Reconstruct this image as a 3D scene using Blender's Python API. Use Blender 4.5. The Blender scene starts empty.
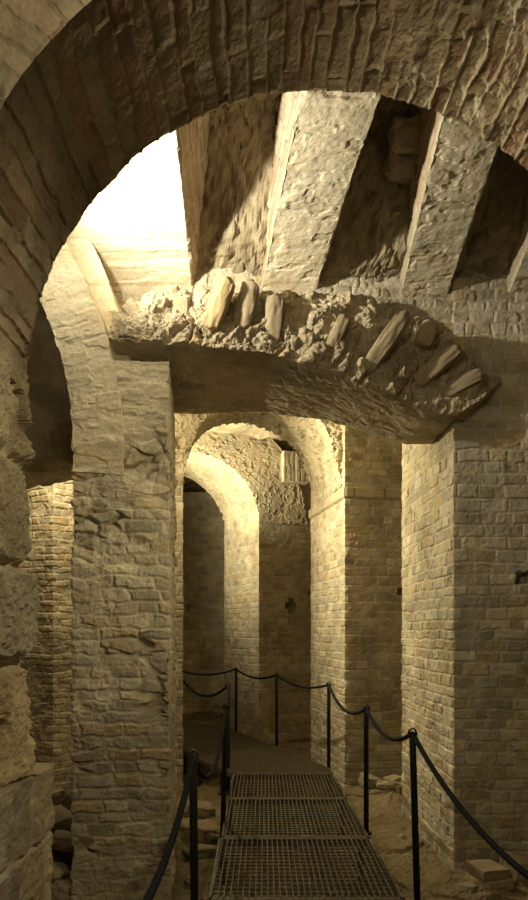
import bpy, math, random
import numpy as np
from mathutils import Vector

random.seed(7)
scene = bpy.context.scene
COL = scene.collection
pi = math.pi

# ------------------------------------------------------------------ noise
def _hash(ix, iy, iz, seed):
    h = (ix.astype(np.int64) * 374761393 + iy.astype(np.int64) * 668265263 +
         iz.astype(np.int64) * 2147483647 + seed * 1274126177) & 0xFFFFFFFF
    h = ((h ^ (h >> 13)) * 1274126177) & 0xFFFFFFFF
    h = ((h ^ (h >> 16)) * 2246822519) & 0xFFFFFFFF
    h = (h ^ (h >> 13)) & 0xFFFFFFFF
    return h

def _rnd(ix, iy, iz, seed):
    return _hash(ix, iy, iz, seed) / 4294967295.0

def vnoise(p, scale=1.0, seed=0):
    """value noise in -1..1 ; p (...,3)"""
    q = p * scale
    i = np.floor(q).astype(np.int64)
    f = q - i
    f = f * f * f * (f * (f * 6 - 15) + 10)
    r = np.zeros(p.shape[:-1])
    for dx in (0, 1):
        wx = f[..., 0] if dx else 1 - f[..., 0]
        for dy in (0, 1):
            wy = f[..., 1] if dy else 1 - f[..., 1]
            for dz in (0, 1):
                wz = f[..., 2] if dz else 1 - f[..., 2]
                r += wx * wy * wz * _rnd(i[..., 0] + dx, i[..., 1] + dy, i[..., 2] + dz, seed)
    return r * 2 - 1

def fbm(p, scale=1.0, octv=4, seed=0, gain=0.5):
    r = 0; a = 1.0; tot = 0
    for k in range(octv):
        r = r + a * vnoise(p, scale * 2.03 ** k, seed + k * 17)
        tot += a; a *= gain
    return r / tot

def voronoi(p, scale=1.0, seed=0, jitter=0.9):
    q = p * scale
    i = np.floor(q).astype(np.int64)
    f1 = np.full(p.shape[:-1], 9.0); f2 = f1.copy(); cid = np.zeros(p.shape[:-1])
    for dx in (-1, 0, 1):
        for dy in (-1, 0, 1):
            for dz in (-1, 0, 1):
                cx, cy, cz = i[..., 0] + dx, i[..., 1] + dy, i[..., 2] + dz
                ox = cx + .5 + jitter * (_rnd(cx, cy, cz, seed) - .5)
                oy = cy + .5 + jitter * (_rnd(cx, cy, cz, seed + 1) - .5)
                oz = cz + .5 + jitter * (_rnd(cx, cy, cz, seed + 2) - .5)
                d = np.sqrt((q[..., 0] - ox) ** 2 + (q[..., 1] - oy) ** 2 + (q[..., 2] - oz) ** 2)
                new = d < f1
                f2 = np.where(new, f1, np.minimum(f2, d))
                cid = np.where(new, _rnd(cx, cy, cz, seed + 3), cid)
                f1 = np.where(new, d, f1)
    return f1, f2, cid

def sstep(a, b, x):
    t = np.clip((x - a) / (b - a + 1e-9), 0, 1)
    return t * t * (3 - 2 * t)

# ------------------------------------------------------------------ colours (linear albedo)
TAN = np.array([[.48, .42, .31], [.55, .49, .37], [.43, .38, .28], [.51, .46, .36], [.47, .38, .24],
                [.58, .53, .42], [.40, .36, .28], [.52, .43, .28], [.46, .42, .34], [.50, .44, .32]])
OLD = np.array([[.40, .34, .23], [.46, .39, .27], [.34, .28, .18], [.42, .35, .25], [.36, .31, .23], [.43, .34, .21]])
RED = np.array([[.42, .34, .24], [.37, .26, .18], [.34, .23, .16], [.44, .37, .27], [.40, .31, .21], [.42, .32, .23], [.38, .32, .23]])
CREAM = np.array([[.67, .60, .46], [.62, .56, .42], [.64, .57, .42]])
MORTAR = np.array([.56, .49, .36])

def pick(pal, r):
    return pal[np.minimum((r * len(pal)).astype(int), len(pal) - 1)]

def mix(a, b, f):
    return a * (1 - f[..., None]) + b * f[..., None]

# ------------------------------------------------------------------ masonry height fields
def bricks(s, t, pos, course=.10, lens=(.12, .27), joint=.016, relief=.010, seed=1, pal=TAN, mortar=MORTAR,
           wob=.010, rough=.006, off=.006, smear=.35, round_=.02, damage=None, hole=None, swap=False, cast=None, band=None):
    if swap:
        s, t = t, s
    rs = np.random.RandomState(seed)
    t2 = t + wob * vnoise(pos, 4.5, seed) + wob * .5 * vnoise(pos, 14, seed + 5)
    s2 = s + wob * vnoise(pos, 5.5, seed + 9) + wob * .6 * vnoise(pos, 17, seed + 11)
    tmin, tmax = t2.min() - .3, t2.max() + .3
    rows = [tmin]
    while rows[-1] < tmax:
        rows.append(rows[-1] + course * rs.uniform(.82, 1.2))
    rows = np.array(rows)
    r = np.clip(np.searchsorted(rows, t2) - 1, 0, len(rows) - 2)
    dt = np.minimum(t2 - rows[r], rows[r + 1] - t2)
    ds = np.zeros_like(dt); bid = np.zeros_like(dt); cs = np.zeros_like(dt)
    smin, smax = s2.min() - 1, s2.max() + 1
    for k in range(len(rows) - 1):
        m = r == k
        if not m.any():
            continue
        e = [smin - rs.uniform(0, lens[1])]
        while e[-1] < smax:
            e.append(e[-1] + rs.uniform(*lens))
        e = np.array(e)
        sm = s2[m]
        c = np.clip(np.searchsorted(e, sm) - 1, 0, len(e) - 2)
        ds[m] = np.minimum(sm - e[c], e[c + 1] - sm)
        cs[m] = sm - .5 * (e[c] + e[c + 1])
        bid[m] = ((c * 7919 + k * 104729 + seed * 31) % 100003)
    hb = (np.sin(bid * 12.9898) * 43758.5453) % 1.0
    hb2 = (np.sin(bid * 78.233 + 1.3) * 12543.123) % 1.0
    hb3 = (np.sin(bid * 39.425 + 4.1) * 24634.634) % 1.0
    a = np.maximum(round_ - ds, 0); b = np.maximum(round_ - dt, 0)
    d = round_ - np.sqrt(a * a + b * b)
    d = np.minimum(d, np.minimum(ds, dt)) + .004 * vnoise(pos, 38, seed + 21)
    face = sstep(.001, joint, d)
    worn = sstep(.05, .45, fbm(pos, 3.2, 3, seed + 31) + smear - .35)
    rel = relief * (.55 + .9 * hb) * (1 - .75 * worn)
    hgt = face * rel + (hb2 - .5) * off * face + cs * (hb3 - .5) * .07 * face
    hgt = hgt + rough * 1.2 * fbm(pos, 30, 4, seed + 41, .7) + rough * 1.6 * fbm(pos, 6, 3, seed + 43)
    # chipped corners
    chip = sstep(.35, .6, vnoise(pos, 9, seed + 51)) * face
    hgt = hgt - chip * relief * .8
    colr = pick(pal, hb3) * (.85 + .3 * hb[..., None])
    mc = mortar * (1 + .12 * fbm(pos, 20, 2, seed + 61))[..., None]
    colr = mix(mc, colr, face * (1 - .65 * worn))
    colr = colr * (1 + .26 * fbm(pos, 13, 5, seed + 71, .7))[..., None]
    if damage is not None:
        dm = damage(s, t, pos)
        f1, f2, cid = voronoi((pos + .03 * np.stack([vnoise(pos, 8, 1), vnoise(pos, 8, 2), vnoise(pos, 8, 3)], -1)) * np.array([4.2, 4.2, 11.0]), 1.0, seed + 81)
        st = sstep(.02, .22, f2 - f1)
        dh = st * .05 * cid - .028 - .02 * (1 - st) + .012 * fbm(pos, 22, 4, seed + 83)
        hgt = hgt * (1 - dm) + dh * dm
        colr = mix(colr, pick(pal, cid) * (.9 + .2 * st)[..., None], dm * .8)
    if band is not None:
        bw = sstep(-.01, .01, np.minimum(t - band[0], band[1] - t) + .006 * vnoise(pos, 9, 2))
        bd = np.abs(((s + .3) % .42) - .21); bj = sstep(0, .015, .21 - bd)
        hgt = hgt * (1 - bw) + bw * (.008 + .03 * bj * sstep(0, .015, np.minimum(t - band[0], band[1] - t)) + .006 * fbm(pos, 12, 4, 77))
        colr = mix(colr, np.array([.50, .43, .29]) * (1 + .15 * fbm(pos, 6, 3, 78))[..., None], bw * .8)
    if cast is not None:
        cm = cast(s, t, pos)
        ph, pc = plaster(s, t, pos, seed + 5, board=.15, depth=.012, rough=.010)
        hgt = hgt * (1 - cm) + ph * cm; colr = mix(colr, pc, cm)
    if hole is not None:
        for (s0, s1, t0, t1, dep) in hole:
            w = np.minimum(np.minimum(s - s0, s1 - s), np.minimum(t - t0, t1 - t)) + .008 * vnoise(pos, 22, seed + 3)
            hgt = hgt - dep * sstep(-.004, .012, w)
    return hgt, colr

def rubble(s, t, pos, scale=7.0, relief=.06, seed=1, pal=TAN, big=.06, rough=.018, aniso=(1, 1, 1), shear=0.0, mortar=MORTAR, keep=.45):
    q = pos * np.array(aniso)
    q = q.copy(); q[..., 0] = q[..., 0] - shear * pos[..., 2]
    q = q + .05 * np.stack([vnoise(pos, 7, seed + 1), vnoise(pos, 7, seed + 2), vnoise(pos, 7, seed + 3)], -1)
    f1, f2, cid = voronoi(q, scale, seed)
    e = sstep(.0, .28, f2 - f1)
    lump = 1 - np.clip(f1, 0, 1) ** 2
    show = sstep(keep - .1, keep + .1, cid)
    hgt = relief * (e * lump * (.25 + cid)) * show + relief * .3 * (1 - show)
    hgt = hgt + big * fbm(pos, 2.3, 3, seed + 9) + rough * fbm(pos, 16, 5, seed + 15, .65) 
    g1, g2, gid = voronoi(pos, 26, seed + 40)
    hgt = hgt + rough * .4 * (1 - np.clip(g1, 0, 1)) * (gid > .45) * (1 - show * .7)
    colr = mix(np.broadcast_to(mortar, pos.shape) * (1 + .2 * fbm(pos, 12, 3, seed + 22))[..., None],
               pick(pal, (cid * 7.3) % 1.0) * (.9 + .2 * cid)[..., None], e * show * .8)
    colr = colr * (1 + .16 * fbm(pos, 14, 4, seed + 30))[..., None]
    return hgt, colr

def plaster(s, t, pos, seed=1, board=.11, depth=.010, rough=.007, pal=CREAM, along='t', ragged=1.0):
    """cast mortar with the print of its shuttering: short streaks across, shallow scabs"""
    w = t if along == 't' else s
    lat = s if along == 't' else t
    st = np.stack([lat * 3.2, w * 17.0, pos[..., 2] * 1.5 + pos[..., 0] * .7], -1)
    streak = fbm(st, 1.0, 3, seed + 1)
    row = np.floor((w + .015 * vnoise(pos, 3, seed)) / board)
    rr = (np.sin(row * 12.9898 + seed) * 43758.5453) % 1.0
    scab = sstep(.12, .22, fbm(np.stack([lat * 5, w * 12, pos[..., 2] * 2], -1), 1.0, 3, seed + 7))
    hgt = depth * (.9 * streak + .5 * rr - .9 * scab * ragged) + rough * fbm(pos, 18, 4, seed + 11, .6) + .006 * fbm(pos, 2.2, 2, seed + 13)
    colr = pick(pal, rr) * (1 + .10 * streak + .08 * fbm(pos, 3, 3, seed + 17) - .10 * scab)[..., None]
    och = sstep(.25, .55, fbm(st * .5, 1.0, 2, seed + 23))
    colr = mix(colr, np.array([.55, .42, .25]), och * .35)
    return hgt, colr

# ------------------------------------------------------------------ materials
def masonry_mat(name, rough=.92, bump=.6, bscale=70.0, stain=.35):
    m = bpy.data.materials.new(name); m.use_nodes = True
    nt = m.node_tree; N = nt.nodes; L = nt.links
    b = N['Principled BSDF']
    b.inputs['Roughness'].default_value = rough
    b.inputs['Specular IOR Level'].default_value = .15
    at = N.new('ShaderNodeAttribute'); at.attribute_name = 'stone_colour'
    tc = N.new('ShaderNodeTexCoord')
    n1 = N.new('ShaderNodeTexNoise'); n1.inputs['Scale'].default_value = 1.7; n1.inputs['Detail'].default_value = 6
    n1.inputs['Roughness'].default_value = .65
    L.new(tc.outputs['Object'], n1.inputs['Vector'])
    r1 = N.new('ShaderNodeMapRange'); r1.inputs[1].default_value = .3; r1.inputs[2].default_value = .7
    r1.inputs[3].default_value = 1 - stain; r1.inputs[4].default_value = 1 + stain * .5
    L.new(n1.outputs['Fac'], r1.inputs[0])
    n2 = N.new('ShaderNodeTexNoise'); n2.inputs['Scale'].default_value = bscale; n2.inputs['Detail'].default_value = 5
    L.new(tc.outputs['Object'], n2.inputs['Vector'])
    r2 = N.new('ShaderNodeMapRange'); r2.inputs[3].default_value = .7; r2.inputs[4].default_value = 1.3
    L.new(n2.outputs['Fac'], r2.inputs[0])
    mu = N.new('ShaderNodeMath'); mu.operation = 'MULTIPLY'
    L.new(r1.outputs[0], mu.inputs[0]); L.new(r2.outputs[0], mu.inputs[1])
    vm = N.new('ShaderNodeVectorMath'); vm.operation = 'SCALE'
    L.new(at.outputs['Color'], vm.inputs[0]); L.new(mu.outputs[0], vm.inputs['Scale'])
    L.new(vm.outputs[0], b.inputs['Base Color'])
    bp = N.new('ShaderNodeBump'); bp.inputs['Strength'].default_value = bump; bp.inputs['Distance'].default_value = .006
    L.new(n2.outputs['Fac'], bp.inputs['Height']); L.new(bp.outputs[0], b.inputs['Normal'])
    return m

def plain_mat(name, col, rough=.5, metal=0.0, var=.2, scale=40, spec=.5):
    m = bpy.data.materials.new(name); m.use_nodes = True
    nt = m.node_tree; N = nt.nodes; L = nt.links
    b = N['Principled BSDF']
    b.inputs['Roughness'].default_value = rough; b.inputs['Metallic'].default_value = metal
    b.inputs['Specular IOR Level'].default_value = spec
    tc = N.new('ShaderNodeTexCoord')
    n = N.new('ShaderNodeTexNoise'); n.inputs['Scale'].default_value = scale; n.inputs['Detail'].default_value = 4
    L.new(tc.outputs['Object'], n.inputs['Vector'])
    r = N.new('ShaderNodeValToRGB')
    c = np.array(col)
    r.color_ramp.elements[0].position = .3; r.color_ramp.elements[1].position = .75
    r.color_ramp.elements[0].color = (*(c * (1 - var)), 1); r.color_ramp.elements[1].color = (*np.minimum(c * (1 + var), 1), 1)
    L.new(n.outputs['Fac'], r.inputs[0]); L.new(r.outputs[0], b.inputs['Base Color'])
    return m

M_STONE = masonry_mat('stone_masonry')
M_PLAST = masonry_mat('cast_mortar', bump=.25, bscale=45, stain=.15)
M_DIRT = masonry_mat('dirt_floor', rough=.97, bump=.5, bscale=35, stain=.35)
M_METAL = plain_mat('dark_painted_steel', (.012, .012, .014), .45, 0.0, .3)
M_GRATE = plain_mat('dusty_steel_grating', (.115, .097, .066), .6, .2, .35, 12)
M_ROPE = plain_mat('black_rope', (.010, .011, .015), .85, 0, .3, 90, .12)

# ------------------------------------------------------------------ object helpers
def tag(o, label=None, cat=None, group=None, kind=None):
    if label: o['label'] = label
    if cat: o['category'] = cat
    if group: o['group'] = group
    if kind: o['kind'] = kind
    return o

def link_mesh(name, verts, faces, mat, parent=None, smooth=False, cols=None):
    me = bpy.data.meshes.new(name)
    verts = np.asarray(verts, dtype=np.float32)
    if isinstance(faces, np.ndarray):
        fl = faces.reshape(-1).astype(np.int32); nf = len(faces); k = faces.shape[1]
        start = np.arange(nf, dtype=np.int32) * k; tot = np.full(nf, k, dtype=np.int32)
    else:
        fl = np.array([i for f in faces for i in f], dtype=np.int32)
        tot = np.array([len(f) for f in faces], dtype=np.int32)
        start = np.concatenate([[0], np.cumsum(tot)[:-1]]).astype(np.int32); nf = len(faces)
    me.vertices.add(len(verts)); me.vertices.foreach_set('co', verts.reshape(-1))
    me.loops.add(len(fl)); me.loops.foreach_set('vertex_index', fl)
    me.polygons.add(nf); me.polygons.foreach_set('loop_start', start)
    try:
        me.polygons.foreach_set('loop_total', tot)
    except Exception:
        pass
    me.polygons.foreach_set('use_smooth', np.full(nf, smooth, dtype=bool))
    if cols is not None:
        at = me.attributes.new('stone_colour', 'FLOAT_COLOR', 'POINT')
        c = np.ones((len(verts), 4), dtype=np.float32); c[:, :3] = np.clip(cols, 0.01, .95)
        at.data.foreach_set('color', c.reshape(-1))
    me.update(calc_edges=True); me.validate()
    me.materials.append(mat)
    o = bpy.data.objects.new(name, me); COL.objects.link(o)
    if parent: o.parent = parent
    return o

def empty(name, loc=(0, 0, 0)):
    o = bpy.data.objects.new(name, None); o.empty_display_size = .1
    o.location = loc; COL.objects.link(o)
    return o

def subdivide(poly, steps):
    """closed polygon (list of 2-D points) -> resampled points + running length"""
    out = []; n = len(poly)
    for i in range(n):
        a = np.array(poly[i], float); b = np.array(poly[(i + 1) % n], float)
        k = max(2, int(round(np.linalg.norm(b - a) / steps[i])))
        for j in range(k):
            out.append(a + (b - a) * j / k)
    out = np.array(out)
    seg = np.linalg.norm(np.diff(np.vstack([out, out[:1]]), axis=0), axis=1)
    s = np.concatenate([[0], np.cumsum(seg)[:-1]])
    return out, s

def relief_mesh(name, base, s, t, fn, mat, parent=None, flip=False, caps=True, closed=True, extra=None, smooth=False):
    """base (nv,nu,3): rings along v; displaced along its normals by fn(s,t,pos)"""
    nv, nu, _ = base.shape
    if closed:
        du = np.roll(base, -1, 1) - np.roll(base, 1, 1)
    else:
        du = np.gradient(base, axis=1)
    dv = np.gradient(base, axis=0)
    n = np.cross(du, dv)
    n /= np.linalg.norm(n, axis=-1, keepdims=True) + 1e-12
    if flip: n = -n
    S = np.broadcast_to(s, (nv, nu)) if s.ndim == 1 else s
    T = np.broadcast_to(t[:, None], (nv, nu)) if t.ndim == 1 else t
    h, c = fn(S, T, base)
    P = base + n * h[..., None]
    if extra is not None:
        P = P + extra(base)
    vi = np.arange(nv * nu).reshape(nv, nu)
    if closed:
        a = vi[:-1]; b = np.roll(vi, -1, 1)[:-1]; d = vi[1:]; cc = np.roll(vi, -1, 1)[1:]
    else:
        a = vi[:-1, :-1]; b = vi[:-1, 1:]; cc = vi[1:, 1:]; d = vi[1:, :-1]
    q = np.stack([a, b, cc, d], -1).reshape(-1, 4)
    if flip: q = q[:, ::-1]
    verts = P.reshape(-1, 3); cols = c.reshape(-1, 3)
    if caps and closed:
        c0 = verts[vi[0]].mean(0); c1 = verts[vi[-1]].mean(0)
        verts = np.vstack([verts, c0, c1]); cols = np.vstack([cols, c[0].mean(0), c[-1].mean(0)])
        i0 = len(verts) - 2; i1 = i0 + 1
        r0 = np.stack([np.roll(vi[0], -1), vi[0], np.full(nu, i0)], -1)
        r1 = np.stack([vi[-1], np.roll(vi[-1], -1), np.full(nu, i1)], -1)
        if flip: r0 = r0[:, ::-1]; r1 = r1[:, ::-1]
        faces = [tuple(x) for x in q.tolist()] + [tuple(x) for x in r0.tolist()] + [tuple(x) for x in r1.tolist()]
    else:
        faces = np.ascontiguousarray(q)
    return link_mesh(name, verts, faces, mat, parent, smooth, cols)

def column(name, poly, z0, z1, steps, zstep, fn, mat=None, parent=None, extra=None):
    pts, s = subdivide(poly, steps)
    nz = max(3, int(round((z1 - z0) / zstep)) + 1)
    z = np.linspace(z0, z1, nz)
    base = np.zeros((nz, len(pts), 3)); base[..., :2] = pts[None]; base[..., 2] = z[:, None]
    return relief_mesh(name, base, s, z, fn, mat or M_STONE, parent, extra=extra)

def arch_base(nl, nr, fl, fr, zs, rise, th, a0=0.0, a1=pi, du=.03, dth=.02, faces=(1, 1, 1, 1), th2=None):
    """arch ring from right springing (angle 0) to left (pi). nl/nr near left/right XY, fl/fr far.
    profile loop: near intrados -> far intrados -> far extrados -> near extrados"""
    nl, nr, fl, fr = [np.array(v, float) for v in (nl, nr, fl, fr)]
    rad = .5 * np.linalg.norm(nr - nl)
    n = max(8, int((a1 - a0) * max(rad, rise) / dth))
    ang = np.linspace(a0, a1, n)
    depth = np.linalg.norm(fr - nr)
    prof, s = subdivide([(0, 0), (1, 0), (1, 1), (0, 1)],
                        [du / depth * faces[0], du / th * faces[1], du / depth * faces[2], du / th * faces[3]])
    mn = .5 * (nl + nr); hn = .5 * (nr - nl); mf = .5 * (fl + fr); hf = .5 * (fr - fl)
    base = np.zeros((n, len(prof), 3))
    c = np.cos(ang)[:, None]; si = np.sin(ang)[:, None]
    y = prof[:, 0][None]; k = prof[:, 1][None] * th
    rn = np.linalg.norm(hn); rf = np.linalg.norm(hf)
    for ax in (0, 1):
        near = mn[ax] + hn[ax] / rn * (rn + k) * c
        far = mf[ax] + hf[ax] / rf * (rf + k) * c
        base[..., ax] = near * (1 - y) + far * y
    base[..., 2] = zs + (rise + k) * si
    sm = np.where(prof[:, 1] <= 0, prof[:, 0] * depth, 0)
    # metric loop length
    pm = prof * np.array([depth, th])
    seg = np.linalg.norm(np.diff(np.vstack([pm, pm[:1]]), axis=0), axis=1)
    s = np.concatenate([[0], np.cumsum(seg)[:-1]])
    t = ang * .5 * (rad + rise)
    return base, s, t

class MB:
    def __init__(s): s.v = []; s.f = []
    def add(s, vs, fs):
        o = len(s.v); s.v += [tuple(x) for x in vs]; s.f += [tuple(i + o for i in f) for f in fs]
    def bar(s, a, b, w, h, up=(0, 0, 1)):
        """square bar from a to b, w across, h along up, centred"""
        a = Vector(a); b = Vector(b); d = (b - a).normalized(); u = Vector(up)
        x = d.cross(u).normalized(); u = x.cross(d).normalized()
        vs = []
        for p in (a, b):
            for i, j in ((-1, -1), (1, -1), (1, 1), (-1, 1)):
                vs.append(p + x * (i * w / 2) + u * (j * h / 2))
        s.add(vs, [(3, 2, 1, 0), (4, 5, 6, 7), (0, 1, 5, 4), (1, 2, 6, 5), (2, 3, 7, 6), (3, 0, 4, 7)])
    def tube(s, pts, r, seg=12, cap=True, close=False):
        pts = [Vector(p) for p in pts]; n = len(pts); rr = r if isinstance(r, (list, tuple)) else [r] * n
        ref = None; rings = []
        for i in range(n):
            if close: d = pts[(i + 1) % n] - pts[i - 1]
            else: d = pts[min(i + 1, n - 1)] - pts[max(i - 1, 0)]
            d.normalize()
            if ref is None:
                ref = d.orthogonal().normalized()
            ref = (ref - d * ref.dot(d)).normalized(); q = d.cross(ref)
            rings.append([pts[i] + (ref * math.cos(2 * pi * k / seg) + q * math.sin(2 * pi * k / seg)) * rr[i] for k in range(seg)])
        vs = [p for r_ in rings for p in r_]; fs = []
        for i in range(n if close else n - 1):
            j = (i + 1) % n
            for k in range(seg):
                k2 = (k + 1) % seg
                fs.append((i * seg + k, i * seg + k2, j * seg + k2, j * seg + k))
        if cap and not close:
            fs.append(tuple(reversed(range(seg)))); fs.append(tuple((n - 1) * seg + k for k in range(seg)))
        s.add(vs, fs)
    def build(s, name, mat, parent=None, smooth=False):
        return link_mesh(name, s.v, s.f, mat, parent, smooth)

# ------------------------------------------------------------------ camera
H = 2.05                                   # eye height above the dirt
cam_d = bpy.data.cameras.new('camera'); cam = bpy.data.objects.new('camera', cam_d); COL.objects.link(cam)
cam.location = (0, 0, H); cam.rotation_euler = (pi / 2, 0, 0)
cam_d.sensor_fit = 'VERTICAL'; cam_d.sensor_height = 36; cam_d.sensor_width = 36
cam_d.lens = 28.0; cam_d.shift_y = 179 / 900; cam_d.clip_start = .05
scene.camera = cam

# ------------------------------------------------------------------ floor
def grid_axis(bands):
    out = []
    for a, b, st in bands:
        out += list(np.arange(a, b - 1e-6, st))
    out.append(bands[-1][1]); return np.array(out)
gx = grid_axis([(-6, -2.2, .15), (-2.2, 2.4, .025), (2.4, 5, .15)])
gy = grid_axis([(.8, 3.2, .1), (3.2, 7, .025), (7, 13, .05), (13, 19, .15)])
X, Y = np.meshgrid(gx, gy)
base = np.stack([X, Y, np.zeros_like(X)], -1)
def dirt(s, t, pos):
    h = .05 * fbm(pos, .9, 3, 3) + .045 * fbm(pos, 4, 5, 5, .6) + .014 * fbm(pos, 22, 3, 9)
    f1, f2, cid = voronoi(pos, 9, 77)
    peb = sstep(.62, .7, cid) * sstep(.5, .1, f1)
    h = h + peb * .035 * cid
    slab = sstep(.1, .16, fbm(pos, 1.6, 2, 15))
    h = h + .035 * slab
    x = pos[..., 0]; y = pos[..., 1]
    # rubble heap between the parapet and the nearer pier, banks along the pier feet
    h = h + .50 * np.exp(-(((x + 1.95) / .55) ** 2 + ((y - 6.4) / 1.0) ** 2)) * (1 + .35 * fbm(pos, 5, 3, 19))
    h = h + .10 * np.exp(-((x - 1.75) / .5) ** 2) * sstep(8.0, 8.6, y) * sstep(9.6, 9.0, y)
    h = h + .16 * np.exp(-((x + 1.2) / 1.5) ** 2) * sstep(12.6, 14.5, y)
    h = h + .04 * np.exp(-((y - 5.9) / .25) ** 2) * sstep(1.2, 1.7, x)
    c = np.array([.21, .165, .095]) * (1 + .25 * fbm(pos, 3, 3, 33))[..., None]
    c = mix(c, np.array([.40, .34, .22]), peb * .7)
    return h - .03, c
floor = relief_mesh('floor', base, X, Y, dirt, M_DIRT, closed=False, caps=False)
tag(floor, kind='structure')

# ------------------------------------------------------------------ piers of the corridor
def pier(name, poly, z1, steps, zstep, label, seed, group=None, z0=-.12, **kw):
    o = column(name, poly, z0, z1, steps, zstep, lambda s, t, p: bricks(s, t, p, seed=seed, **kw))
    tag(o, label, 'pier', group, 'thing'); return o

GP = 'brick piers along the corridor'
pier('brick_pier', [(1.63, 6.0), (3.6, 6.02), (3.6, 7.9), (1.56, 7.9)], 5.6, [.011, .12, .12, .012], .011,
     'wide squared brick pier nearest the walkway on the right, with a dark putlog hole', 11, GP,
     hole=[(.53, .66, 2.44, 2.54, .16)], smear=.25)
A = np.array([1.06, 9.15]); e1 = np.array([.983, .185]); e2 = np.array([-.185, .983])
P2 = [tuple(A), tuple(A + 1.6 * e1), tuple(A + 1.6 * e1 + 1.78 * e2), tuple(A + 1.78 * e2)]
pier('brick_pier', P2, 5.3, [.015, .15, .15, .016], .015,
     'middle brick pier of the walkway, its lit side carrying a rubble arch springing', 22, GP,
     hole=[(.72, .86, 2.50, 2.59, .16)], smear=.3, course=.108, band=(3.76, 3.91))
A3 = np.array([-.09, 12.7]); f1_ = np.array([.906, .42]); f2_ = np.array([-.42, .906])
P3 = [tuple(A3), tuple(A3 + 2.2 * f1_), tuple(A3 + 2.2 * f1_ + 1.7 * f2_), tuple(A3 + 1.7 * f2_)]
pier('brick_pier', P3, 5.2, [.02, .2, .2, .02], .02,
     'farther brick pier with a cross shaped hole in its dim face', 33, GP,
     hole=[(.54, .74, 2.42, 2.53, .2), (.60, .69, 2.33, 2.62, .2)], smear=.35, course=.115)
pier('brick_pier', [(-2.5, 16.2), (-.70, 16.0), (-.55, 17.6), (-2.4, 17.8)], 5.2, [.025, .05, .2, .2], .025,
     'farthest dim brick pier closing the view under the narrow arch', 44, GP,
     hole=[(.72, .82, 2.45, 2.6, .12)], smear=.35, course=.125)

# impost course of larger blocks on the middle pier
def ring_block(name, poly, z0, z1, out, fn, steps, zs, label, parentless=True):
    c = np.mean(np.array(poly), 0)
    return column(name, poly, z0, z1, steps, zs, fn)

# left row
dam = lambda s, t, p: sstep(-.1, .25, fbm(p, 2.6, 3, 91) + .55 * sstep(2.35, 2.85, t) - .30)
pier('brick_pier', [(-1.43, 5.22), (-.715, 5.26), (-.865, 6.8), (-1.5, 6.8)], 4.06, [.0085, .014, .15, .15], .0085,
     'narrow pale stone pier standing nearest on the left of the walkway', 55, GP,
     course=.088, lens=(.14, .33), relief=.013, rough=.008, smear=.4, damage=dam, wob=.026, joint=.02, off=.014, cast=lambda s, t, p: sstep(3.30, 3.55, t + .16 * vnoise(p, 4, 5)))
pier('brick_pier', [(-1.8, 9.25), (-1.07, 9.2), (-1.36, 10.15), (-1.85, 10.2)], 4.1, [.02, .02, .15, .15], .02,
     'sliver of a lit pier showing behind the narrow stone pier', 66, GP)
pier('brick_pier', [(-2.65, 8.8), (-2.1, 9.5), (-2.9, 10.4), (-3.7, 9.35)], 5.0, [.012, .15, .15, .012], .012,
     'brightly lit brick pier seen through the low opening at the far left', 77, GP,
     course=.088, relief=.012, smear=.35, wob=.016, off=.010)

# ------------------------------------------------------------------ transverse arches behind
def arch(name, label, a, fn, mat=None, **kw):
    b, s, t = arch_base(*a, **kw)
    o = relief_mesh(name, b, s, t, fn, mat or M_STONE)
    tag(o, label, 'arch', 'arches across the corridor', 'thing'); return o

B2 = A + 1.78 * e2
arch('rubble_arch', 'broken rubble arch springing from the middle brick pier across the walkway',
     ((-1.07, 9.36), tuple(A + .10 * e2 - .05 * e1), (-1.45, 10.85), tuple(B2), 3.93, 1.32, .45),
     lambda s, t, p: rubble(s, t, p, 8, .06, 5, TAN, .05, .03), dth=.016, du=.018, faces=(1, 1, 3, 1))
C3 = (-2.5, 11.9); D3 = (-3.2, 13.4)
def p3arch(s, t, p):
    h, c = rubble(s, t, p, 9, .05, 15, TAN, .03, .02)
    return h, c
arch('rubble_arch', 'pale arch with ragged soffit springing from the farther brick pier to the left',
     (C3, tuple(A3), D3, tuple(A3 + 1.7 * f2_), 3.98, 1.18, .95),
     p3arch, dth=.02, du=.022, faces=(1, 2, 4, 1))

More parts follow.
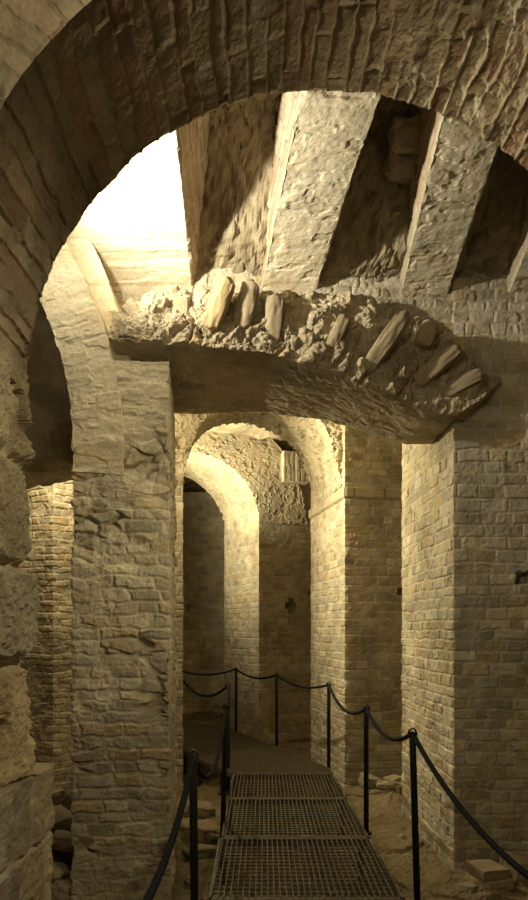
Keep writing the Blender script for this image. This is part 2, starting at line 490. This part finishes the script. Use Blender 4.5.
# ------------------------------------------------------------------ broken vault lintel between the two nearest piers
def lintel():
    xs = np.arange(-1.16, 2.02, .0115)
    n = len(xs)
    cx = [-1.2, -.9, -.69, 0, .25, .6, 1.0, 1.35, 1.6, 1.8, 2.02]
    zb = np.interp(xs, cx, [4.22, 4.18, 4.17, 4.17, 4.12, 4.05, 3.93, 3.82, 3.82, 3.95, 4.16])
    zt = np.interp(xs, cx, [4.45, 4.60, 4.66, 4.72, 4.76, 4.80, 4.76, 4.64, 4.47, 4.33, 4.22])
    yf = np.interp(xs, cx, [5.28, 5.20, 5.22, 5.36, 5.42, 5.52, 5.66, 5.74, 5.80, 5.86, 5.95])
    yb = np.interp(xs, cx, [6.9, 6.9, 6.9, 6.85, 6.8, 6.7, 6.7, 6.7, 6.7, 6.7, 6.7])
    prof, s = subdivide([(0, 0), (0, 1), (1, 1), (1, 0)], [.012, .07, .25, .016])
    base = np.zeros((n, len(prof), 3))
    u = prof[:, 0][None]; w = prof[:, 1][None]
    base[..., 0] = xs[:, None]
    # front leans back toward its top
    base[..., 1] = yf[:, None] + (yb - yf)[:, None] * u + (1 - u) * (.20 * w ** 1.5)
    base[..., 2] = zb[:, None] + (zt - zb)[:, None] * w - .10 * np.sin(pi * u) * 0
    pts = prof * np.array([1.5, .8]); seg = np.linalg.norm(np.diff(np.vstack([pts, pts[:1]]), axis=0), axis=1)
    s = np.concatenate([[0], np.cumsum(seg)[:-1]])
    def fn(S, T, p):
        h, c = rubble(S, T, p, 5.2, .045, 8, OLD, .06, .042, aniso=(1.5, 1.5, .62), shear=.62, keep=.5, mortar=np.array([.45, .39, .28]))
        h = h + .04 * fbm(p, 7, 3, 62)
        under = sstep(.12, .3, S) * sstep(3.1, 2.9, S) * 0 + sstep(.01, .0, np.abs(p[..., 2] - p[..., 2].min(axis=1, keepdims=True)))
        h = h * (1 - .85 * under)
        return h, c
    o = relief_mesh('rubble_lintel', base, s, xs, fn, M_STONE, flip=True)
    tag(o, 'ragged rubble remnant of a fallen vault bridging the two nearest piers', 'lintel', None, 'thing')
lintel()

# wall above the rubble, from which the ribs spring
column('wall_upper', [(-1.35, 5.93), (1.64, 6.02), (1.64, 6.85), (-1.35, 6.85)], 4.36, 5.6, [.012, .2, .2, .2], .012,
       lambda s, t, p: bricks(s, t, p, seed=88, relief=.016, smear=.45, rough=.008, lens=(.14, .30)))
tag(bpy.data.objects['wall_upper'], kind='structure')

# ------------------------------------------------------------------ ribs and vault web
def rib_z(y): 
    t = 6.0 - y
    return 4.93 + .42 * t - .06 * t * t
def rib(x0a, x1a, x0b, x1b, ya, yb, label, seed, depth=.85, flare=0.0):
    y = np.arange(ya, yb, -.012)
    k = (ya - y) / (ya - yb)
    xa = x0a + (x0b - x0a) * k; xb = x1a + (x1b - x1a) * k
    prof, s = subdivide([(0, 0), (1, 0), (1, 1), (0, 1)], [.03, .03, .25, .03])
    base = np.zeros((len(y), len(prof), 3))
    base[..., 0] = xa[:, None] + (xb - xa)[:, None] * prof[:, 0][None]
    base[..., 0] += flare * prof[:, 1][None] * prof[:, 0][None]
    base[..., 1] = y[:, None] + prof[:, 1][None] * .15
    base[..., 2] = rib_z(y)[:, None] + depth * prof[:, 1][None]
    pm = prof * np.array([.45, depth]); seg = np.linalg.norm(np.diff(np.vstack([pm, pm[:1]]), axis=0), axis=1)
    s = np.concatenate([[0], np.cumsum(seg)[:-1]])
    def fn(S, T, p):
        under = sstep(.02, .0, np.abs(p[..., 2] - rib_z(p[..., 1])))
        h1, c1 = plaster(S, T, p, seed)
        h2, c2 = bricks(T, S, p, course=.075, lens=(.22, .4), seed=seed + 3, pal=RED, relief=.014, smear=.3)
        return h1 * under + h2 * (1 - under), mix(c2, c1, under)
    o = relief_mesh('vault_rib', base, s, -y, fn, M_PLAST, flip=False)
    tag(o, label, 'rib', 'ribs of the sloping vault', 'thing'); return o
rib(-1.75, -.62, -1.75, -.56, 6.05, 3.05, 'wide vault rib glaring white in the lamplight at the left', 101, flare=.22)
rib(-.04, .42, .47, 1.01, 6.08, 3.05, 'pale vault rib leaning right, second from the glaring one', 102)
rib(1.18, 1.57, 1.16, 1.64, 6.14, 3.05, 'dim vault rib with one bright edge, above the right end of the rubble', 103)
rib(2.10, 2.5, 2.12, 2.5, 6.14, 3.05, 'shadowed vault rib cut by the right border of the picture', 104)

def web():
    y = np.arange(6.3, 2.6, -.025); x = np.arange(-1.8, 3.7, .02)
    Xg, Yg = np.meshgrid(x, y)
    base = np.stack([Xg, Yg, rib_z(Yg) + .78 - .62 * sstep(5.25, 5.95, Yg)], -1)
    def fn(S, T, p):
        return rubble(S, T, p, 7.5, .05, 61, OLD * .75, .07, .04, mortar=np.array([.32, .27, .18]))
    o = relief_mesh('ceiling', base, Xg, -Yg, fn, M_STONE, closed=False, caps=False, flip=False)
    tag(o, kind='structure')
web()

# ------------------------------------------------------------------ side arch at the left of the nearest pier
Rl = 2.6; xc = -4.02
b, s, t = arch_base((xc - Rl, 5.222), (xc + Rl, 5.222), (xc - Rl, 6.6), (xc + Rl, 6.6), 3.38, Rl, .37,
                    -.06, 1.35, .012, .010, faces=(1.6, 1, 4, 1))
o = relief_mesh('stone_arch', b, s, t, lambda S, T, p: plaster(S, T, p, 121, board=.13, rough=.006, depth=.008), M_PLAST)
tag(o, 'smooth curved arch ring rising left from the narrow stone pier', 'arch', None, 'thing')
b, s, t = arch_base((xc - Rl, 5.50), (xc + Rl, 5.50), (xc - Rl, 6.5), (xc + Rl, 6.5), 3.6, Rl + .1, .42,
                    0.12, 1.35, .02, .014, faces=(4, 4, 4, 1))
o = relief_mesh('wall_left', b, s, t, lambda S, T, p: plaster(S, T, p, 131, board=.16), M_PLAST)
tag(o, kind='structure')
# dark vault mass behind it
def slab(name, poly, z0, z1, steps, zs, fn, extra=None):
    return column(name, poly, z0, z1, steps, zs, fn, extra=extra)
def backvault():
    xs = np.arange(-5.5, -1.38, .03)
    prof, s = subdivide([(0, 0), (0, 1), (1, 1), (1, 0)], [.03, .2, .2, .03])
    base = np.zeros((len(xs), len(prof), 3))
    zb = np.interp(xs, [-5.5, -2.6, -2.2, -1.7, -1.4], [3.55, 3.60, 3.66, 3.77, 3.86])
    base[..., 0] = xs[:, None]
    base[..., 1] = 6.62 + 1.0 * prof[:, 0][None]
    base[..., 2] = zb[:, None] + (6.3 - zb)[:, None] * prof[:, 1][None]
    o = relief_mesh('wall_recess', base, s * 1.5, xs, lambda S, T, p: rubble(S, T, p, 3.2, .06, 71, OLD, .05, .015), M_STONE, flip=True)
    tag(o, kind='structure')
backvault()

# ------------------------------------------------------------------ foreground arch and its jambs
XC, ZC, RF = .261, 3.083, 1.273
YN, YF = 2.24, 3.0
b, s, t = arch_base((XC - RF, YN), (XC + RF, YN), (XC - RF, YF), (XC + RF, YF), ZC, RF, .95,
                    -.02, pi + .02, .009, .006, faces=(1, 12, 30, 2))
def fg(S, T, p):
    ww = sstep(.15, .55, p[..., 0] - .05 + .18 * vnoise(p, 4, 3))       # the weathered half
    h1, c1 = bricks(S, T, p, course=.072, lens=(.30, .62), joint=.010, relief=.009, seed=201, pal=RED, smear=.25, mortar=np.array([.30, .25, .17]),
                    rough=.005, off=.009, wob=.012, round_=.012)
    f = fbm(p * np.array([1, .6, 1]), 14, 4, 207, .65)
    pit = sstep(.1, .35, fbm(p, 7, 3, 209))
    h1 = h1 + ww * (.014 * f - .014 * pit)
    c1 = mix(c1, np.array([.50, .43, .31]), ww * sstep(-.1, .2, fbm(p, 6, 3, 211)) * .6)
    return h1, c1
o = relief_mesh('brick_arch', b, s, t, fg, M_STONE)
tag(o, 'great brick arch overhead framing the whole view, dark on its left', 'arch', None, 'thing')

def jambstones(S, T, p):
    h, c = bricks(S, T, p, course=.44, lens=(.5, .8), joint=.05, relief=.05, seed=221, pal=OLD, smear=-.3, rough=.016,
                  off=.05, wob=.035, round_=.07)
    h = h + .022 * fbm(p, 7, 4, 223) + .010 * fbm(p, 25, 4, 227, .7)
    c = c * (1 + .2 * fbm(p, 12, 4, 229))[..., None]
    return h, c
o = column('wall_jamb_left', [(-2.3, YN), (-1.05, YN), (-1.05, 3.0), (-2.3, 3.0)], 1.3, ZC + .04, [.05, .009, .06, .3], .009, jambstones)
tag(o, kind='structure')
o = column('wall_jamb_right', [(1.56, YN), (2.8, YN), (2.8, 3.0), (1.56, 3.0)], -.1, ZC + .04, [.06, .3, .06, .03], .04, jambstones)
tag(o, kind='structure')
def lowwall(S, T, p):
    h, c = bricks(S, T, p, course=.30, lens=(.32, .6), joint=.022, relief=.022, seed=231, pal=OLD, smear=.2, rough=.008, off=.012, wob=.02)
    return h, c
o = column('block_parapet', [(-2.3, 2.0), (-.98, 2.0), (-.97, 3.16), (-2.3, 3.16)], -.1, 1.44, [.08, .009, .03, .3], .01, lowwall)
tag(o, 'low wall of big squared blocks at the lower left corner', 'parapet', None, 'thing')

# outer shell of the cellar (closes the place off from outside light)
def shell(name, poly, z0, z1):
    o = column(name, poly, z0, z1, [.12] * len(poly), .12, lambda s, t, p: rubble(s, t, p, 3, .05, 91, OLD, .05, .01))
    tag(o, kind='structure')
shell('wall_back', [(-7, 19.0), (5, 19.0), (5, 19.4), (-7, 19.4)], -.2, 6)
shell('wall_right', [(4.6, 3), (5.0, 3), (5.0, 19), (4.6, 19)], -.2, 6)
shell('wall_far_left', [(-7, 3), (-6.6, 3), (-6.6, 19), (-7, 19)], -.2, 6.5)
def roof():
    x = np.arange(-7, 5.01, .1); y = np.arange(6.2, 19.3, .1)
    Xg, Yg = np.meshgrid(x, y); base = np.stack([Xg, Yg, np.full_like(Xg, 5.55)], -1)
    o = relief_mesh('ceiling_corridor', base, Xg, Yg, lambda s, t, p: rubble(s, t, p, 3, .06, 95, OLD, .06, .02), M_STONE, closed=False, caps=False, flip=True)
    tag(o, kind='structure')
roof()

# ------------------------------------------------------------------ stones
def stone_mesh(size, seed, boxy=.5, n=14, rough=.05):
    """irregular rounded stone as a spherified cube"""
    vs = []; g = np.linspace(-1, 1, n); fs = []
    idx = {}
    P = []; F = []
    for ax in range(3):
        for sg in (-1, 1):
            o = len(P)
            for i in range(n):
                for j in range(n):
                    q = [0, 0, 0]; q[ax] = sg; q[(ax + 1) % 3] = g[i] ; q[(ax + 2) % 3] = g[j] * sg
                    P.append(q)
            for i in range(n - 1):
                for j in range(n - 1):
                    F.append((o + i * n + j, o + (i + 1) * n + j, o + (i + 1) * n + j + 1, o + i * n + j + 1))
    P = np.array(P, float)
    key = {}; remap = np.zeros(len(P), int); U = []
    for i, q in enumerate(np.round(P, 5)):
        k = tuple(q)
        if k not in key: key[k] = len(U); U.append(P[i])
        remap[i] = key[k]
    U = np.array(U); F = [tuple(remap[list(f)]) for f in F]
    sph = U / np.linalg.norm(U, axis=1, keepdims=True) * 1.15
    V = U * boxy + sph * (1 - boxy)
    so = np.array([seed * 3.7, seed * 1.9, seed * 5.3])
    V = V * (1 + rough * 2.2 * fbm(V + so, 1.1, 3, seed)[:, None]) + rough * .5 * np.stack([fbm(V + so, 4, 3, seed + k) for k in range(3)], -1)
    return V * np.array(size) / 2, F

def stone(name, loc, size, rot, seed, label, cat='stone', group=None, boxy=.5, pal=OLD, rough=.09, n=18):
    if name == 'embedded_stone': boxy = min(.7, boxy + .18); pal = np.array([[.40, .33, .22]] * 2) if seed != 3 else np.array([[.52, .40, .22]])
    V, F = stone_mesh(size, seed, boxy, n, .075 if name == 'embedded_stone' else rough)
    c = pal[seed % len(pal)] * (.95 if name == 'embedded_stone' else 1.0) * (1 + .10 * fbm(V * 6 + seed, 1.0, 3, seed))[:, None]
    o = link_mesh(name, V, F, M_STONE, None, True, c)
    o.location = loc; o.rotation_euler = rot
    tag(o, label, cat, group, 'thing'); return o

# cobbles set in the rubble of the lintel
G = 'long stones bedded in the rubble'
def at(px, py, y):
    y += .07
    return ((px - 264) / 700 * y, y, H + (629 - py) / 700 * y)
stone('embedded_stone', at(219, 306, 5.28), (.14, .16, .42), (.1, .38, 0), 3, 'smooth ochre cobble leaning upright below the first dark slot of the vault'  , 'stone', G, .25)
stone('embedded_stone', at(246, 306, 5.36), (.15, .16, .36), (.1, .25, 0), 4, 'shaded upright cobble just behind the smooth ochre one'  , 'stone', G, .3)
stone('embedded_stone', at(273, 322, 5.42), (.15, .16, .38), (.15, .12, 0), 5, 'grey upright slab stone under the second pale rib'  , 'stone', G, .4)
stone('embedded_stone', at(176, 318, 5.34), (.20, .14, .28), (.1, .05, 0), 6, 'pale yellowish block below the glaring rib'  , 'stone', G, .55)
stone('embedded_stone', at(140, 322, 5.30), (.10, .14, .34), (.1, -.65, 0), 7, 'slanting thin slab at the left end of the rubble'  , 'stone', G, .6)
stone('embedded_stone', at(383, 346, 5.56), (.13, .17, .56), (.1, .62, 0), 8, 'longest slanting stone in the middle of the rubble'  , 'stone', G, .35)
stone('embedded_stone', at(337, 334, 5.46), (.10, .13, .28), (.1, .45, 0), 9, 'small oval stone left of the longest slanting one'  , 'stone', G, .3)
stone('embedded_stone', at(436, 366, 5.72), (.14, .16, .46), (.1, .85, 0), 10, 'stone slanting at the rubble end above the nearest right pier'  , 'stone', G, .4)
stone('embedded_stone', at(455, 388, 5.80), (.11, .16, .44), (.1, 1.1, 0), 11, 'low flat stone lying at the lower tip of the rubble'  , 'stone', G, .45)
stone('embedded_stone', at(426, 335, 5.72), (.14, .14, .2), (.1, .4, 0), 12, 'round stone high in the rubble under the dim rib'  , 'stone', G, .3)

# blocks in the web of the second slot
stone('vault_block', at(409, 139, 5.22), (.27, .2, .22), (.3, 0, .05), 21, 'square stone block hanging high in the dark slot between two ribs', 'stone', 'blocks showing in the vault slot', .7, OLD, .2)
stone('vault_block', at(402, 166, 5.36), (.23, .2, .17), (.3, 0, -.05), 22, 'smaller block just under the square one in the dark slot', 'stone', 'blocks showing in the vault slot', .7, OLD, .2)

# striped vault stub beside the farther pier
def stub():
    o = column('vault_stub', [(.36, 12.55), (.80, 12.75), (.72, 13.15), (.28, 12.95)], 4.72, 5.25, [.02, .02, .05, .02], .02,
               lambda s, t, p: bricks(t, s, p, course=.085, lens=(.5, .9), relief=.014, seed=301, pal=CREAM, smear=.2))
    tag(o, 'pale ribbed stub of a vault jutting from the farther pier', 'masonry', None, 'thing')
stub()

# two squared blocks at the foot of the nearest right pier
stone('floor_block', (1.80, 5.58, .040), (.27, .27, .085), (0, 0, .42), 31, 'lower of the two flat blocks stacked on the dirt at the lower right', 'stone', 'stacked blocks', .93, OLD, .04)
stone('floor_block', (1.785, 5.59, .122), (.25, .25, .085), (.03, .05, .34), 32, 'upper of the two flat blocks stacked on the dirt at the lower right', 'stone', 'stacked blocks', .93, OLD, .04)
stone('loose_stone', (2.10, 5.72, .08), (.3, .25, .22), (.2, .3, .4), 33, 'rough stone behind the two stacked blocks at the right', 'stone', None, .5, OLD)
stone('loose_stone', (1.60, 5.45, .02), (.14, .12, .09), (0, .1, .7), 34, 'small stone on the dirt just left of the stacked blocks', 'stone', None, .5, OLD)
# rubble under and beside the walkway
ls = [((-.66, 7.0, .08), (.42, .35, .2), .3, 'flat stone slab in the dirt left of the walkway, behind the middle left post'),
      ((-.60, 6.45, .05), (.26, .2, .14), .8, 'rounded stone in the dirt beside the middle left post'),
      ((-.72, 7.75, .10), (.30, .26, .18), .1, 'stone below the bend of the walkway, next to a support leg'),
      ((-.55, 5.75, .02), (.18, .15, .1), .5, 'small stone in the dirt between the left posts')]
for i, (l, sz, rz, lab) in enumerate(ls):
    stone('loose_stone', (l[0], l[1], l[2] - .06), sz, (.12, .2, rz), 41 + i, lab, 'stone', 'stones beside the walkway', .35, OLD * .75, .14)
rs = np.random.RandomState(5)
hp = [(-1.60, 5.75, .30), (-1.78, 6.0, .42), (-1.56, 6.15, .40), (-1.95, 6.35, .50), (-1.66, 5.5, .14), (-1.85, 5.55, .2), (-1.5, 5.35, .04)]
for i, (x, y, z) in enumerate(hp):
    stone('heap_stone', (x, y, z), (rs.uniform(.18, .34), rs.uniform(.16, .3), rs.uniform(.1, .17)), (rs.uniform(-.3, .3), rs.uniform(-.3, .3), rs.uniform(0, 3)),
          51 + i, 'dark rubble stone in the heap between the low block wall and the narrow pier', 'stone', 'rubble heap stones', .6, OLD)
bp = [(1.55, 8.75), (1.75, 8.6), (1.92, 8.85), (1.35, 8.95), (1.65, 8.95)]
for i, (x, y) in enumerate(bp):
    stone('rubble_stone', (x, y, .10), (rs.uniform(.16, .3), rs.uniform(.16, .25), rs.uniform(.1, .16)), (rs.uniform(-.2, .2), rs.uniform(-.2, .2), rs.uniform(0, 3)),
          61 + i, 'rubble stone on the dirt at the foot of the middle brick pier', 'stone', 'stones at the middle pier foot', .6, OLD)

# ------------------------------------------------------------------ walkway
WZ = .35
def clip_line(poly, p, d):
    """interval of line p+k*d inside convex CCW polygon"""
    lo, hi = -1e9, 1e9
    n = len(poly)
    for i in range(n):
        a = np.array(poly[i]); b = np.array(poly[(i + 1) % n]); e = b - a
        nrm = np.array([-e[1], e[0]])
        num = nrm @ (a - p); den = nrm @ d
        if abs(den) < 1e-9:
            if num > 0: return None
            continue
        k = num / den
        if den > 0: lo = max(lo, k)
        else: hi = min(hi, k)
    return (lo, hi) if hi - lo > .01 else None

def panel(poly, ang, label, pitch=.040, cross=.076, legs=(), wid=.0075):
    poly = [np.array(p, float) for p in poly]
    c = sum(poly) / len(poly)
    root = empty('grating_panel', (c[0], c[1], WZ)); loc = [p - c for p in poly]
    tag(root, label, 'walkway panel', 'steel grating panels of the walkway', 'thing')
    f = MB(); n = len(loc)
    for i in range(n):
        a, b_ = loc[i], loc[(i + 1) % n]
        e = (b_ - a) / np.linalg.norm(b_ - a); nn = np.array([-e[1], e[0]])
        wd = .034 if abs(e[0]) > .9 and len(poly) == 4 and abs(e[1]) < .05 else .018
        a2 = a + nn * wd / 2; b2 = b_ + nn * wd / 2
        f.bar((a2[0], a2[1], -.028), (b2[0], b2[1], -.028), wd, .056)
    f.build('frame', M_GRATE, root)
    g = MB()
    d = np.array([math.cos(ang), math.sin(ang)]); nn = np.array([-d[1], d[0]])
    for dirv, nrm, pt, w, h, z in ((d, nn, pitch, wid, .030, -.015), (nn, -d, cross, .0055, .010, -.010)):
        pr = [v @ nrm for v in loc]
        k = min(pr) + pt * .5
        while k < max(pr):
            r = clip_line(loc, nrm * k, dirv)
            if r:
                a = nrm * k + dirv * (r[0] + .01); b_ = nrm * k + dirv * (r[1] - .01)
                g.bar((a[0], a[1], z), (b_[0], b_[1], z), w, h)
            k += pt
    g.build('grate', M_GRATE, root)
    for (x, y) in legs:
        m = MB(); m.tube([(x - c[0], y - c[1], -.05), (x - c[0], y - c[1], -.33)], .020, 10)
        m.tube([(x - c[0], y - c[1], -.16), (x - c[0], y - c[1], -.20)], .030, 10)
        lg = m.build('leg', M_METAL, root)
        m = MB(); m.tube([(x - c[0], y - c[1], -.325), (x - c[0], y - c[1], -.345)], .045, 12)
        m.build('foot', M_METAL, lg)
    return root
ys = [3.08, 4.40, 5.72, 7.04, 8.24]
labs = ['steel grating panel cut off by the bottom of the picture', 'nearest whole steel grating panel of the straight walkway',
        'second grating panel of the straight walkway', 'grating panel just before the walkway bends']
for i in range(4):
    y0, y1 = ys[i], ys[i + 1] - .012
    xr = lambda y: .885 - .0195 * (y - 4.4)
    panel([(-.35, y0), (xr(y0), y0), (xr(y1), y1), (-.37, y1)], pi / 2, labs[i],
          legs=[(-.33, y1 - .05), (.78, y1 - .05)])
panel([(-.38, 8.25), (.82, 8.25), (.80, 8.56), (.32, 9.85), (-.98, 9.46)], .25, 'wedge shaped grating panel at the bend of the walkway', .04, .3,wid=.017,
      legs=[(-.52, 8.62), (-.86, 9.22)])
panel([(-.99, 9.47), (.31, 9.86), (-.58, 11.88), (-1.78, 11.3)], .35, 'grating panel beyond the bend, beside the two far posts', .04, .3,wid=.017,
      legs=[(-1.12, 9.9), (-1.6, 10.9)])
panel([(-1.79, 11.31), (-.59, 11.89), (-1.62, 13.3), (-2.7, 12.6)], .5, 'farthest grating panel vanishing behind the narrow stone pier', .04, .3, wid=.017)

# ------------------------------------------------------------------ posts and ropes
def post(x, y, ztop, zbot, label, lean=(0, 0), ring_ang=0.0):
    root = empty('rope_post', (x, y, zbot)); h = ztop - zbot
    tag(root, label, 'post', 'black rope posts along the walkway', 'thing')
    m = MB(); m.tube([(lean[0], lean[1], 0), (0, 0, h - .012), (0, 0, h - .003), (0, 0, h)], [.0225, .0225, .019, .012], 16)
    m.build('pole', M_METAL, root, True)
    m = MB(); m.tube([(lean[0], lean[1], -.005), (lean[0], lean[1], .012)], .05, 18); m.build('foot_plate', M_METAL, root)
    for sgn, nm in ((-1, 'ring'), (1, 'ring')):
        r = MB()
        pts = [(.028 * math.cos(a) * math.cos(ring_ang + sgn * .5), .028 * math.cos(a) * math.sin(ring_ang + sgn * .5), h + .012 + .030 * math.sin(a)) for a in np.linspace(0, 2 * pi, 20, endpoint=False)]
        r.tube(pts, .0055, 8, close=True); r.build(nm, M_METAL, root, True)
    return root
TOP = 1.35
R = [(.98, 4.62, 0.0, (.035, -.02)), (.885, 6.06, .28, (0, 0)), (.80, 8.65, .05, (0, 0)), (.19, 10.5, .05, (0, 0)), (-.48, 12.05, .05, (0, 0))]
RL = ['nearest rope post on the right of the walkway', 'second rope post along the right edge, fixed to the straight walkway',
      'rope post at the outer corner of the walkway bend', 'rope post in front of the cross shaped hole', 'farthest rope post in view, before the pale lit pier side']
for (x, y, zb, ln), lb in zip(R, RL): post(x, y, TOP, zb, lb, ln)
Lp = [(-.385, 3.80, 0.0, (.012, 0)), (-.335, 6.2, 0.0, (-.04, 0)), (-.44, 8.6, .05, (0, 0))]
LL = ['nearest rope post on the left of the walkway', 'middle rope post on the left, standing in the dirt by the straight walkway',
      'left rope post at the inner corner of the walkway bend']
for (x, y, zb, ln), lb in zip(Lp, LL): post(x, y, TOP, zb, lb, ln)

def rope(name, nodes, sags, label):
    root_pts = []
    for i in range(len(nodes) - 1):
        a = np.array(nodes[i]); b_ = np.array(nodes[i + 1]); L = np.linalg.norm(b_ - a)
        n = max(12, int(L / .008))
        for k in range(n):
            f = k / n
            p = a + (b_ - a) * f; p[2] -= 4 * sags[i] * f * (1 - f)
            root_pts.append(p)
    root_pts.append(np.array(nodes[-1], float))
    P = np.array(root_pts); 
    # light smoothing at the posts
    for _ in range(3):
        P[1:-1] = .25 * P[:-2] + .5 * P[1:-1] + .25 * P[2:]
    d = np.gradient(P, axis=0); d /= np.linalg.norm(d, axis=1, keepdims=True)
    up = np.array([0, 0, 1.0])
    x = np.cross(d, up); x /= np.linalg.norm(x, axis=1, keepdims=True); u = np.cross(x, d)
    seg = 15; th = np.linspace(0, 2 * pi, seg, endpoint=False)
    sl = np.concatenate([[0], np.cumsum(np.linalg.norm(np.diff(P, axis=0), axis=1))])
    rad = .0150 * (1 + .16 * np.abs(np.cos(1.5 * th[None] - sl[:, None] * 2 * pi / .085 * .75)) - .06)
    V = P[:, None] + x[:, None] * (rad * np.cos(th)[None])[..., None] + u[:, None] * (rad * np.sin(th)[None])[..., None]
    n = len(P); vi = np.arange(n * seg).reshape(n, seg)
    q = np.stack([vi[:-1], vi[1:], np.roll(vi, -1, 1)[1:], np.roll(vi, -1, 1)[:-1]], -1).reshape(-1, 4)
    o = link_mesh(name, V.reshape(-1, 3), np.ascontiguousarray(q), M_ROPE, None, True)
    tag(o, label, 'rope', None, 'thing'); return o
zt = TOP + .012
rope('barrier_rope', [(1.30, 1.2, zt), (.98, 4.62, zt), (.885, 6.06, zt), (.80, 8.65, zt), (.19, 10.5, zt), (-.48, 12.05, zt), (-1.95, 14.0, zt)],
     [.37, .13, .16, .10, .10, .16], 'black twisted rope strung along the right side of the walkway')
rope('barrier_rope', [(-.40, 1.2, zt), (-.385, 3.80, zt - .02), (-.335, 6.2, zt), (-.44, 8.6, zt), (-1.10, 9.35, zt + .02)],
     [.22, .30, .05, .18], 'black twisted rope strung along the left side of the walkway')

# ------------------------------------------------------------------ lights
def point(name, loc, e, col=(1, .80, .50), r=.08, spot=None, aim=None, blend=.6):
    d = bpy.data.lights.new(name, 'SPOT' if spot else 'POINT'); d.energy = e; d.color = col; d.shadow_soft_size = r
    o = bpy.data.objects.new(name, d); COL.objects.link(o); o.location = loc
    if spot:
        d.spot_size = spot; d.spot_blend = blend
        o.rotation_euler = (Vector(aim) - Vector(loc)).to_track_quat('-Z', 'Y').to_euler()
    return o
WARM = (1.0, .855, .51)
point('lamp_main', (-1.36, 4.62, 4.76), 190, (1, .91, .68), .05, 2.7, (.35, 5.2, 5.9), 1.0)
point('lamp_main_spill', (-1.36, 4.62, 4.76), 9, (1, .90, .66), .05)
point('lamp_main_back', (-1.34, 4.60, 4.72), 170, (1, .90, .66), .05, 1.1, (1.25, 2.5, 4.0), .8)
point('lamp_corridor', (-1.15, 8.88, 4.2), 310, WARM, .06, 2.7, (1.3, 8.15, 3.6), 1.0)
point('lamp_bend', (-2.2, 12.25, 4.1), 190, WARM, .06, 2.45, (0, 12.9, 4.1), 1.0)
point('lamp_bend_front', (-1.45, 11.05, 4.1), 170, WARM, .06, 1.6, (-.35, 12.7, 5.3), .9)
point('lamp_recess', (-2.3, 8.1, 4.5), 60, WARM, .06)
point('fill_left_pier', (1.45, 3.3, 3.3), 85, WARM, .12, 1.05, (-1.15, 5.2, 2.9), 1.0)  # added fill out of view, brightens the front of the narrow left pier
point('lamp_behind', (1.15, 1.5, 3.9), 72, WARM, .12, 1.5, (-1.2, 3.2, 1.4), 1.0)
point('fill_right_pier', (-.62, 1.5, 3.86), 40, WARM, .12, 1.4, (2.2, 6.0, 3.0), 1.0)  # extra fill, no fixture of the cellar: lifts the nearest right pier's front
point('lamp_behind_face', (-1.6, .6, 4.2), 34, WARM, .1)
w = bpy.data.worlds.new('world'); scene.world = w; w.use_nodes = True
w.node_tree.nodes['Background'].inputs[0].default_value = (1, .8, .5, 1)
w.node_tree.nodes['Background'].inputs[1].default_value = .012

vs = scene.view_settings
vs.view_transform = 'Standard'; vs.look = 'None'; vs.exposure = 0.9; vs.gamma = 1.0
try: vs.use_curve_mapping = False
except Exception: pass
